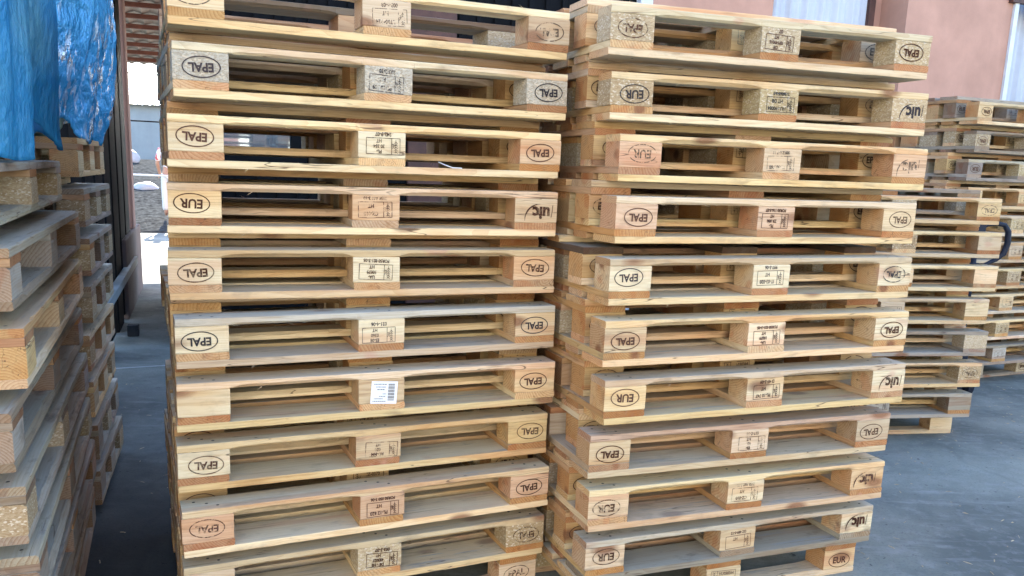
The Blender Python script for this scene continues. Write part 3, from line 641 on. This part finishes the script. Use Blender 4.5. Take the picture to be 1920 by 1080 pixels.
# ------------------------------------------------------------------ things at the end of the aisle
fence = tag(empty('steel_fence'), 'dark steel fence of square uprights along the left of the aisle', 'fence')
fb = Vector((-3.11, 6.63, 0))
for i in range(7):
    p = fb + AD * (-1.75 + i * .60)
    MB().box(-.035, -.235, .05 if i % 2 else 0, .035, .235, 3.6).build('post', M['steel'], fence, p, (0, 0, math.atan2(-AD.x, AD.y)), bevel=.008)
mb = MB(); 
for z in (.42, 3.1): MB().box(-.03, -1.9, z, .03, 2.0, z + .07).build('rail', M['greytrim'], fence, fb + AR * .07, (0, 0, math.atan2(-AD.x, AD.y)))
M['pinkstone'] = plaster('pinkish_pillar_render', (.30, .19, .165)); M['stone'] = plaster('grey_kerb_stone', (.17, .135, .125), .2)
ang = math.atan2(-AD.x, AD.y)
lw = MB().box(-.30, 0, 0, .0, 2.1, .74).build('low_wall', M['stone'], None, (-3.40, 7.65, 0), (0, 0, ang), bevel=.015)
tag(lw, 'low stone-capped wall at the foot of the pink pillar', 'wall')
pl = MB().box(-.28, 0, 0, .0, .30, 3.3).build('pillar', M['pinkstone'], None, (-3.84, 8.85, .74), (0, 0, ang), bevel=.02)
tag(pl, 'tall pinkish pillar standing on the low wall', 'pillar')
rb = MB().box(-.045, -.05, 0, .045, .05, .095).build('rubber_block', plain('black_rubber', (.03, .03, .032), .8, 0, .2, 30), None, (-3.06, 6.94, 0), (0, 0, ang), bevel=.008)
tag(rb, 'small black rubber block on the aisle floor by the fence', 'block')
# shelter roof of tiles on brown battens seen from below
sh = tag(empty('tiled_shelter_roof', (-3.0, 9.0, 0), (0, 0, ang)), 'shelter roof of curved tiles on brown battens over the aisle end', 'roof')
M['tile'] = plain('clay_tile', (.20, .18, .165), .8, 0, .3, 6); M['batten'] = plain('red_brown_batten', (.085, .03, .02), .7, 0, .25, 10)
def rz(y): return 3.47 - .075 * y
def rowmesh(mb, y0, y1):
    n = 74; pts = []
    for i in range(n + 1):
        x = -1.55 + 3.5 * i / n; pts.append((x, .035 * abs(math.sin(x * 16))))
    vs = [(x, y0, rz(y0) + .05 + h) for x, h in pts] + [(x, y1 + .05, rz(y1) + .02 + h) for x, h in pts]
    vs += [(x, y0, rz(y0) + .062 + h) for x, h in pts] + [(x, y1 + .05, rz(y1) + .032 + h) for x, h in pts]; k = n + 1
    mb.add(vs, [(i, i + 1, k + i + 1, k + i) for i in range(n)] + [(2 * k + i, 3 * k + i, 3 * k + i + 1, 2 * k + i + 1) for i in range(n)])
tm = MB()
for i in range(12):
    y = -.9 + i * .6; MB().box(-1.55, y - .03, rz(y) - .035, 1.95, y + .03, rz(y) + .02).build('batten', M['batten'], sh); rowmesh(tm, y, y + .6)
tm.build('tiles', M['tile'], sh)
for x in (-.15,):
    MB().box(x - .012, -.9, 3.40, x + .012, 6.0, 3.42).build('hanging_cable', M['steel'], sh) if False else None
for (x, y) in ((-1.45, -.7), (-1.45, 5.9), (1.8, 5.9)):
    MB().box(x - .05, y - .05, 0, x + .05, y + .05, rz(y) - .04).build('post', M['steel'], sh)
# bar, wire
M['white'] = plain('white_paint', (.75, .75, .75), .5)
bar = MB().tube([(-7.9, 17.0, 1.15), (-4.6, 18.1, 1.12)], .018, 8).build('white_rail', M['white'], smooth=True); tag(bar, 'thin white rail crossing the end of the aisle', 'rail')
for (px, py) in ((-7.8, 17.03), (-4.7, 18.07)): MB().box(px - .03, py - .03, -1.14, px + .03, py + .03, .0).build('post', M['white'], bar).location.z = 1.14
wr = MB().tube([(-9.9, 19, 2.32), (-7.4, 19.6, 2.29), (-4.4, 20.4, 2.33)], .016, 6).build('black_wire', M['steel']); tag(wr, 'black wire strung across the aisle end in front of the grey wall', 'wire')
for px, py in ((-9.9, 19), (-4.4, 20.4)): MB().box(px - .03, py - .03, 0, px + .03, py + .03, 2.36).build('post', M['steel'], wr)
wr2 = MB().tube([(-9.0, 18, 3.26), (-6.6, 18.5, 3.20), (-4, 19, 3.25)], .014, 6).build('overhead_cable', M['steel']); tag(wr2, 'overhead cable in the bright gap under the shelter roof', 'cable')
for px, py in ((-9.0, 18), (-4, 19)): MB().box(px - .03, py - .03, 0, px + .03, py + .03, 3.28).build('post', M['steel'], wr2)
# distant grey building
db = tag(empty('grey_shed', (-11.5, 31, 0), (0, 0, .25)), 'long pale grey shed with a bright corrugated roof far behind', 'building')
M['shed'] = plaster('pale_grey_render', (.30, .36, .37)); M['sheet'] = plain('corrugated_zinc', (.40, .44, .47), .35, .3, .1, 3)
MB().box(-9, 0, 0, 10, 6, 3.35).build('wall', M['shed'], db)
rfm = MB(); n = 240; vs = []
for i in range(n + 1):
    x = -9.3 + 19.6 * i / n; h = .03 * math.sin(i * math.pi / 1.5); vs += [(x, -.3, 3.32 + h), (x, 3.2, 4.15 + h), (x, -.3, 3.34 + h), (x, 3.2, 4.17 + h)]
rfm.add(vs, [(4 * i, 4 * i + 1, 4 * i + 5, 4 * i + 4) for i in range(n)] + [(4 * i + 2, 4 * i + 6, 4 * i + 7, 4 * i + 3) for i in range(n)]); rfm.build('roof', M['sheet'], db)
# white sacks
def sack(loc, sx, sy, sz, lab, seed):
    mb = MB(); n, m_ = 20, 12; vs = []
    for j in range(m_ + 1):
        for i in range(n):
            a = 2 * math.pi * i / n; b2 = math.pi * j / m_
            p = Vector((math.cos(a) * math.sin(b2), math.sin(a) * math.sin(b2), math.cos(b2)))
            k = 1 + .18 * noise.noise(p * 2 + Vector((seed, 0, 0))) + .05 * noise.noise(p * 7)
            z = p.z * k; z = z if z > -.55 else -.55
            vs.append((p.x * k * sx, p.y * k * sy, (z + .55) / 1.55 * sz))
    fs = [(j * n + i, j * n + (i + 1) % n, (j + 1) * n + (i + 1) % n, (j + 1) * n + i) for j in range(m_) for i in range(n)]
    mb.add(vs, fs); o = mb.build('sack', M['sackm'], None, loc, smooth=True); tag(o, lab, 'sack', None); return o
M['sackm'] = plain('white_woven_plastic', (.42, .45, .48), .6, 0, .1, 8)
sack((-8.75, 21.0, .66), .30, .25, .24, 'low white sack lying on the gravel below the white rail', 1)
sack((-10.95, 25.1, 1.30), .30, .25, .42, 'small white sack lying high on the bank beside the pillar', 4)
# dry weeds by the slab edge
wm = plain('dry_weeds', (.22, .20, .10), .9); wb = MB(); r = random.Random(8)
for _ in range(420):
    p = o0 + AD * r.uniform(.1, 5) ** 1.0 + AR * r.uniform(-1.6, 3.5); h = r.uniform(.06, .34); d = Vector((r.uniform(-.5, .5), r.uniform(-.5, .5), 1)) * h; q = Vector((r.uniform(-1, 1), r.uniform(-1, 1), 0)).normalized() * .006
    wb.add([p - q, p + q, p + d], [(0, 1, 2)])
tag(wb.build('weeds', wm), 'dry weeds growing at the edge of the gravel', 'weeds', None, 'stuff')

# ------------------------------------------------------------------ person at the aisle end
def skin_body(name, joints, edges, mat, parent, loc, rot, sub=2):
    me = bpy.data.meshes.new(name); me.from_pydata([j[:3] for j in joints], edges, []); o = mobj(name, me, parent, loc, rot)
    sm = o.modifiers.new('skin', 'SKIN'); 
    for i, j in enumerate(joints): v = me.skin_vertices[0].data[i]; v.radius = (j[3], j[4] if len(j) > 4 else j[3]); v.use_root = (i == 0)
    ss = o.modifiers.new('sub', 'SUBSURF'); ss.levels = sub; ss.render_levels = sub
    me.materials.append(mat); return o
M['skin'] = plain('skin', (.42, .25, .18), .6); M['shirt'] = plain('white_patterned_shirt', (.72, .70, .71), .8); M['trouser'] = plain('white_trousers', (.68, .68, .66), .85); M['hair'] = plain('dark_hair', (.03, .02, .018), .7)
nt2 = N(M['shirt'].node_tree); tc2 = nt2('TexCoord'); b2_ = M['shirt'].node_tree.nodes['Principled BSDF']
nt2.link(nt2.mix(nt2.ramp(nt2.noise(tc2.outputs['Object'], 9.0, 2), .56, .60), rgb(.74, .73, .75), rgb(.55, .10, .10)), b2_.inputs['Base Color'])
pr = tag(empty('person', (-6.98, 18.0, .27), (0, 0, R(200))), 'person in white red-patterned shirt and white trousers standing half behind the left front stack', 'person')
J = [(0, 0, .93, .13, .10), (0, 0, 1.12, .125, .095), (0, 0, 1.32, .15, .10), (0, 0, 1.43, .08, .07), (0, .01, 1.50, .05, .05), (0, .0, 1.58, .085, .095), (0, 0, 1.66, .075, .085),
     (.19, 0, 1.38, .055), (.25, .03, 1.12, .042), (.22, -.12, .93, .033), (.21, -.18, .87, .035, .02), (-.19, 0, 1.38, .055), (-.27, .02, 1.13, .042), (-.25, -.06, .88, .032), (-.25, -.09, .80, .035, .02),
     (.10, 0, .84, .085), (.11, 0, .48, .06), (.11, .02, .09, .042), (.12, -.13, .04, .04, .03), (-.10, 0, .84, .085), (-.12, .02, .48, .06), (-.12, .04, .09, .042), (-.13, -.11, .04, .04, .03)]
Ed = [(0, 1), (1, 2), (2, 3), (3, 4), (4, 5), (5, 6), (2, 7), (7, 8), (8, 9), (9, 10), (2, 11), (11, 12), (12, 13), (13, 14), (0, 15), (15, 16), (16, 17), (17, 18), (0, 19), (19, 20), (20, 21), (21, 22)]
skin_body('body', J, Ed, M['skin'], pr, (0, 0, 0), (0, 0, 0))
JS = [(0, 0, .95, .155, .12), (0, 0, 1.14, .145, .115), (0, 0, 1.33, .165, .115), (0, 0, 1.42, .09, .08), (.19, 0, 1.38, .072), (.25, .03, 1.14, .06), (-.19, 0, 1.38, .072), (-.27, .02, 1.15, .06)]
skin_body('shirt', JS, [(0, 1), (1, 2), (2, 3), (2, 4), (4, 5), (2, 6), (6, 7)], M['shirt'], pr, (0, 0, 0), (0, 0, 0))
JT = [(0, 0, .93, .14, .115), (.10, 0, .82, .105), (.11, 0, .48, .085), (.11, .02, .12, .075), (-.10, 0, .82, .105), (-.12, .02, .48, .085), (-.12, .04, .12, .075)]
skin_body('trousers', JT, [(0, 1), (1, 2), (2, 3), (0, 4), (4, 5), (5, 6)], M['trouser'], pr, (0, 0, 0), (0, 0, 0))
skin_body('hair', [(0, .02, 1.62, .09, .10), (0, .03, 1.69, .075, .085)], [(0, 1)], M['hair'], pr, (0, 0, 0), (0, 0, 0))
for sx in (-1, 1):
    skin_body('hand', [(sx * .235 if sx > 0 else -.25, -.18 if sx > 0 else -.09, .87 if sx > 0 else .80, .02, .03), (sx * .235 if sx > 0 else -.25, -.22 if sx > 0 else -.11, .80 if sx > 0 else .72, .01, .02)], [(0, 1)], M['skin'], pr, (0, 0, 0), (0, 0, 0), 1)

# ------------------------------------------------------------------ pallet truck between the right stacks
tr = tag(empty('pallet_truck', (3.31, 5.80, 0), (0, 0, .20)), 'black hand pallet truck with looped handle between the two right stacks', 'pallet truck')
M['blackp'] = plain('black_plastic', (.018, .022, .035), .5, 0, .2, 20, .15); M['bluesteel'] = plain('blue_black_steel', (.012, .016, .03), .5, .0, spec=.15)
MB().tube([(0, .02, .30), (-.004, .01, .8), (-.01, 0, 1.20)], .022, 12).build('tiller', M['bluesteel'], tr, smooth=True)
lp = [(-.01, 0, 1.19), (.06, 0, 1.225), (.13, -.01, 1.235), (.19, -.01, 1.225), (.228, -.01, 1.18), (.236, -.01, 1.10), (.215, -.01, 1.03), (.17, 0, .985), (.10, 0, .955), (.03, 0, .925), (-.006, 0, .90)]
MB().tube(lp, [.016, .016, .016, .017, .020, .021, .020, .016, .012, .010, .010], 12).build('handle', M['blackp'], tr, smooth=True)
MB().box(-.045, -.03, .88, .035, .03, .96).box(-.045, -.03, 1.16, .035, .03, 1.24).build('handle_bracket', M['blackp'], tr, bevel=.01)
MB().tube([(0, 0, .22), (0, 0, .36)], .045, 16).box(-.08, -.05, .19, .08, .06, .235).build('pump', M['bluesteel'], tr)
for sx in (-.05, .05): MB().tube([(sx - .022, 0, .095), (sx + .022, 0, .095)], .09, 20).tube([(sx - .024, 0, .095), (sx + .024, 0, .095)], .03, 12).build('wheel', M['blackp'], tr, smooth=False)
MB().box(-.022, -.03, .09, .022, .03, .2).build('wheel_fork', M['bluesteel'], tr)
fa = R(143 - 90) - .20
def fpt(u, v): return (-math.sin(fa) * u + math.cos(fa) * v, math.cos(fa) * u + math.sin(fa) * v)
fk = Matrix.Rotation(fa, 4, 'Z')
MB().box(-.20, .10, .085, .20, .17, .20, mat=fk).build('fork_frame', M['bluesteel'], tr, bevel=.008)
for sx in (-.19, .10):
    MB().box(sx, .17, .075, sx + .09, 1.15, .118, mat=fk).build('fork', M['bluesteel'], tr, bevel=.01)
    MB().tube([fk @ Vector((sx + .015, 1.02, .038)), fk @ Vector((sx + .075, 1.02, .038))], .037, 14).build('roller', M['blackp'], tr)

# ------------------------------------------------------------------ blue sheeting over the left stacks
def tarp_material(name, c, sh, bump, metal=0.0):
    m, t, b = new_mat(name, sh, .8); b.inputs['Metallic'].default_value = metal; n = N(t); tc = n('TexCoord'); P = tc.outputs['Object']
    f1 = n.noise(n.vec('MULTIPLY', P, (9, 9, 3.2)), 1.0, 5, .62); f2 = n.noise(n.vec('MULTIPLY', P, (38, 38, 20)), 1.0, 4, .65)
    col = n.mix(n.ramp(f1, .3, .7), rgb(*(q * .75 for q in c)), rgb(*c)); n.link(col, b.inputs['Base Color'])
    h = n.math('ADD', n.math('MULTIPLY', f1, 1.0), n.math('MULTIPLY', f2, .45)); n.bump(h, 1.0, bump, b)
    if metal:                                                  # sky sparkle painted on as pale metallic flecks from noise
        sv_ = n.noise(n.vec('MULTIPLY', P, (34, 34, 9)), 1.0, 5, .7); sg_ = n.ramp(n.noise(P, 3.2, 2), .42, .55)
        fl = n.math('MULTIPLY', n.ramp(sv_, .52, .57), sg_)
        n.link(n.mix(fl, col, rgb(.95, .97, .98)), b.inputs['Base Color']); n.link(n.math('MAXIMUM', fl, metal), b.inputs['Metallic'])
    else:
        gr = n.ramp(n.noise(n.vec('MULTIPLY', P, (1.6, 1.6, 1.4)), 1.0, 3), .52, .66)
        n.link(n.mix(n.math('MULTIPLY', gr, .55), col, rgb(.30, .62, .52)), b.inputs['Base Color'])
    tl = n('BsdfTranslucent'); n.link(col, tl.inputs[0]); mx = n('MixShader'); mx.inputs[0].default_value = .35 if not metal else .12
    out = [q for q in t.nodes if q.type == 'OUTPUT_MATERIAL'][0]
    n.link(b.outputs[0], mx.inputs[1]); n.link(tl.outputs[0], mx.inputs[2])
    tp = n('BsdfTransparent'); tp.inputs[0].default_value = (.35, .75, .95, 1); m2 = n('MixShader'); m2.inputs[0].default_value = 0.0 if metal else .30
    n.link(mx.outputs[0], m2.inputs[1]); n.link(tp.outputs[0], m2.inputs[2]); n.link(m2.outputs[0], out.inputs[0]); return m
M['tarp1'] = tarp_material('cyan_plastic_sheet', (.06, .44, .76), .26, .035)
M['tarp2'] = tarp_material('shiny_blue_foil', (.05, .36, .68), .14, .035, .25)
def drape(name, corner, yaw, w0, depth, ztop, zbot, mat, label, seed, hem, bulge=.05, folds=1.0):
    """A sheet hanging over a load: wraps the aisle face (w0 long), both ends and the top. Local x along the aisle, -y to the aisle."""
    nu = 150; nv = 90; path = []
    rad = .10; per = [(-.0, depth), (0, 0), (w0, 0), (w0, depth)]
    L = [depth, w0, depth]; tot = sum(L)
    vs = []
    for j in range(nv + 1):
        for i in range(nu + 1):
            s = tot * i / nu
            if s < L[0]: x, y, nxx, nyy = 0, depth - s, -1, 0
            elif s < L[0] + L[1]: x, y, nxx, nyy = s - L[0], 0, 0, -1
            else: x, y, nxx, nyy = w0, s - L[0] - L[1], 1, 0
            # soften the corners
            for cx in (0, w0):
                d = math.hypot(x - cx, y)
                if d < rad * 1.6:
                    k = (1 - d / (rad * 1.6)); sgn = 1 if cx == 0 else -1
                    x += sgn * .045 * k; y += .045 * k
            v = j / nv
            zb = zbot + hem(s - L[0], w0)
            z = ztop + (zb - ztop) * v
            q = Vector((s * 1.3, z * .9, seed))
            fold = noise.noise(Vector((s * 5.5 + .8 * noise.noise(Vector((s, z * 1.5, 3))), z * .9, seed))) * .045 + noise.noise(Vector((s * 17, z * 3.2, seed + 2))) * .016 + noise.noise(Vector((s * 40, z * 16, seed + 7))) * .006
            amp = (.35 + .9 * v) * folds
            bl = bulge * math.sin(math.pi * min(1, v * 1.05)) + .012
            off = fold * amp + bl + max(0, .03 * math.sin(s * 9 + seed)) * v
            vs.append((x + nxx * off, y + nyy * off, z))
    k = nu + 1
    fs = [(j * k + i, (j + 1) * k + i, (j + 1) * k + i + 1, j * k + i + 1) for j in range(nv) for i in range(nu)]
    # top
    b0 = len(vs)
    for j in range(1, 13):
        for i in range(nu + 1):
            x, y, z = vs[i]; t = j / 12; cx, cy = w0 / 2, depth * .6
            vs.append((x + (cx - x) * t, y + (cy - y) * t, z + .06 * math.sin(t * 1.5) + .015 * noise.noise(Vector((x * 6, y * 6 + t * 5, seed)))))
    for j in range(12):
        for i in range(nu):
            a = (i if j == 0 else b0 + (j - 1) * k + i); c2 = b0 + j * k + i
            fs.append((a, a + 1, c2 + 1, c2))
    mb = MB().add(vs, fs); o = mb.build(name, mat, None, (corner[0], corner[1], 0), (0, 0, yaw), smooth=True)
    sd = o.modifiers.new('thick', 'SOLIDIFY'); sd.thickness = .0015; sd.offset = 0
    tag(o, label, 'tarpaulin'); return o
def load(corner, yaw, w0, depth, z0, z1, label, seed):
    t = tag(empty('sack_pile', (corner[0], corner[1], z0), (0, 0, yaw)), label, 'sacks')
    r = random.Random(seed); mt = plain('pale_green_sacking', (.42, .52, .40), .85, 0, .25, 9); nz = max(1, round((z1 - z0) / .20)); hz = (z1 - z0) / nz
    for k in range(nz):
        for i in range(max(1, round(w0 / .4))):
            for j in range(2):
                wx = w0 / max(1, round(w0 / .4)); wy = depth / 2
                mb = MB(); mb.box(.02, .02, .004, wx - .02, wy - .02, hz - .004)
                o = mb.build('sack', mt, t, (i * wx, j * wy, k * hz), (0, 0, 0)); b = o.modifiers.new('b', 'BEVEL'); b.width = hz * .38; b.segments = 4
    return t
dC = (math.cos(psi), math.sin(psi)); nC = (-math.sin(psi), math.cos(psi))
def offp(c, yaw, a, b): return (c[0] + a * math.cos(yaw) - b * math.sin(yaw), c[1] + a * math.sin(yaw) + b * math.cos(yaw))
cC = offp((-1.108, 1.875), psi, .05, .06)
load(cC, psi, 1.12, .62, 1.464, 2.45, 'pale green sacks stacked under the near blue sheet', 3)
def hemC(s, w):
    u = s / w
    return .02 - .05 * max(0, math.sin(u * 9)) + (.0 if u < .55 else .03 * math.sin((u - .55) * 20)) - (.05 if .1 < u < .5 else 0)
drape('blue_sheet', offp((-1.108, 1.875), psi, .0, .035), psi, 1.24, .70, 2.58, 1.545, M['tarp1'], 'bright cyan plastic sheet hanging over the nearest left stack', 5, hemC, .03, .8)
psd = .328 + math.pi / 2
cD = offp((-1.62, 3.30), psd, .04, .1)
load(offp((-1.62, 3.30), psd, .12, .12), psd, .56, .55, 1.552, 2.6, 'pale green sacks stacked under the shiny blue foil', 4)
def hemD(s, w):
    u = s / w; return .03 + .05 * math.sin(u * 12 + 1) + (.09 if .38 < u < .55 else 0)
drape('blue_foil', offp((-1.62, 3.30), psd, .05, .05), psd, (.74), .70, 2.7, 1.55, M['tarp2'], 'shiny crumpled dark blue foil hanging over the second left stack', 9, hemD, .09, 1.5)

# ------------------------------------------------------------------ across the yard, behind the viewer: tree the window mirrors, added bounce building
tb = MB(); r = random.Random(21)
tree = tag(empty('bare_tree', (5.3, -9.6, 0)), 'bare leafless tree reflected in the dark window', 'tree')
def limb(p, d, l, rad, dep):
    pts = [p]; rs = [rad]
    for i in range(4):
        d = (d + Vector((r.uniform(-.22, .22), r.uniform(-.22, .22), r.uniform(-.05, .15)))).normalized(); p = p + d * l / 4; pts.append(p); rs.append(rad * (1 - .15 * (i + 1)))
        if dep > 0 and i >= 1:
            for _ in range(1 if dep > 2 else 2): limb(p, (d + Vector((r.uniform(-.9, .9), r.uniform(-.9, .9), r.uniform(.0, .6)))).normalized(), l * .68, rs[-1] * .6, dep - 1)
    tb.tube(pts, rs, 5)
limb(Vector((0, 0, 2.2)), Vector((0, 0, 1)), 3.2, .13, 4)
M['bark'] = plain('grey_bark', (.10, .085, .07), .9, 0, .3, 12)
tb.build('crown', M['bark'], tree); MB().tube([(0, 0, 0), (.03, 0, 1.1), (0, 0, 2.25)], [.2, .16, .13], 10).build('trunk', M['bark'], tree, smooth=True)

# unseen building, added so its sunlit wall throws warm light on the stack fronts
yard = tag(empty('added_bounce_building', (0, -13, 0)), 'long beige building added unseen behind the viewer to bounce warm light', 'building')
M['beige'] = plaster('beige_render', (.60, .56, .47))
MB().box(-22, -8, 0, 22, 0, 8.0).build('wall', M['beige'], yard)
for i in range(7): MB().box(-19 + i * 6, .0, 0, -16.2 + i * 6, .06, 3.4).build('door', M['brown'], yard)
MB().box(-22.4, -8.4, 8.0, 22.4, .4, 8.25).build('roof', M['greytrim'], yard)
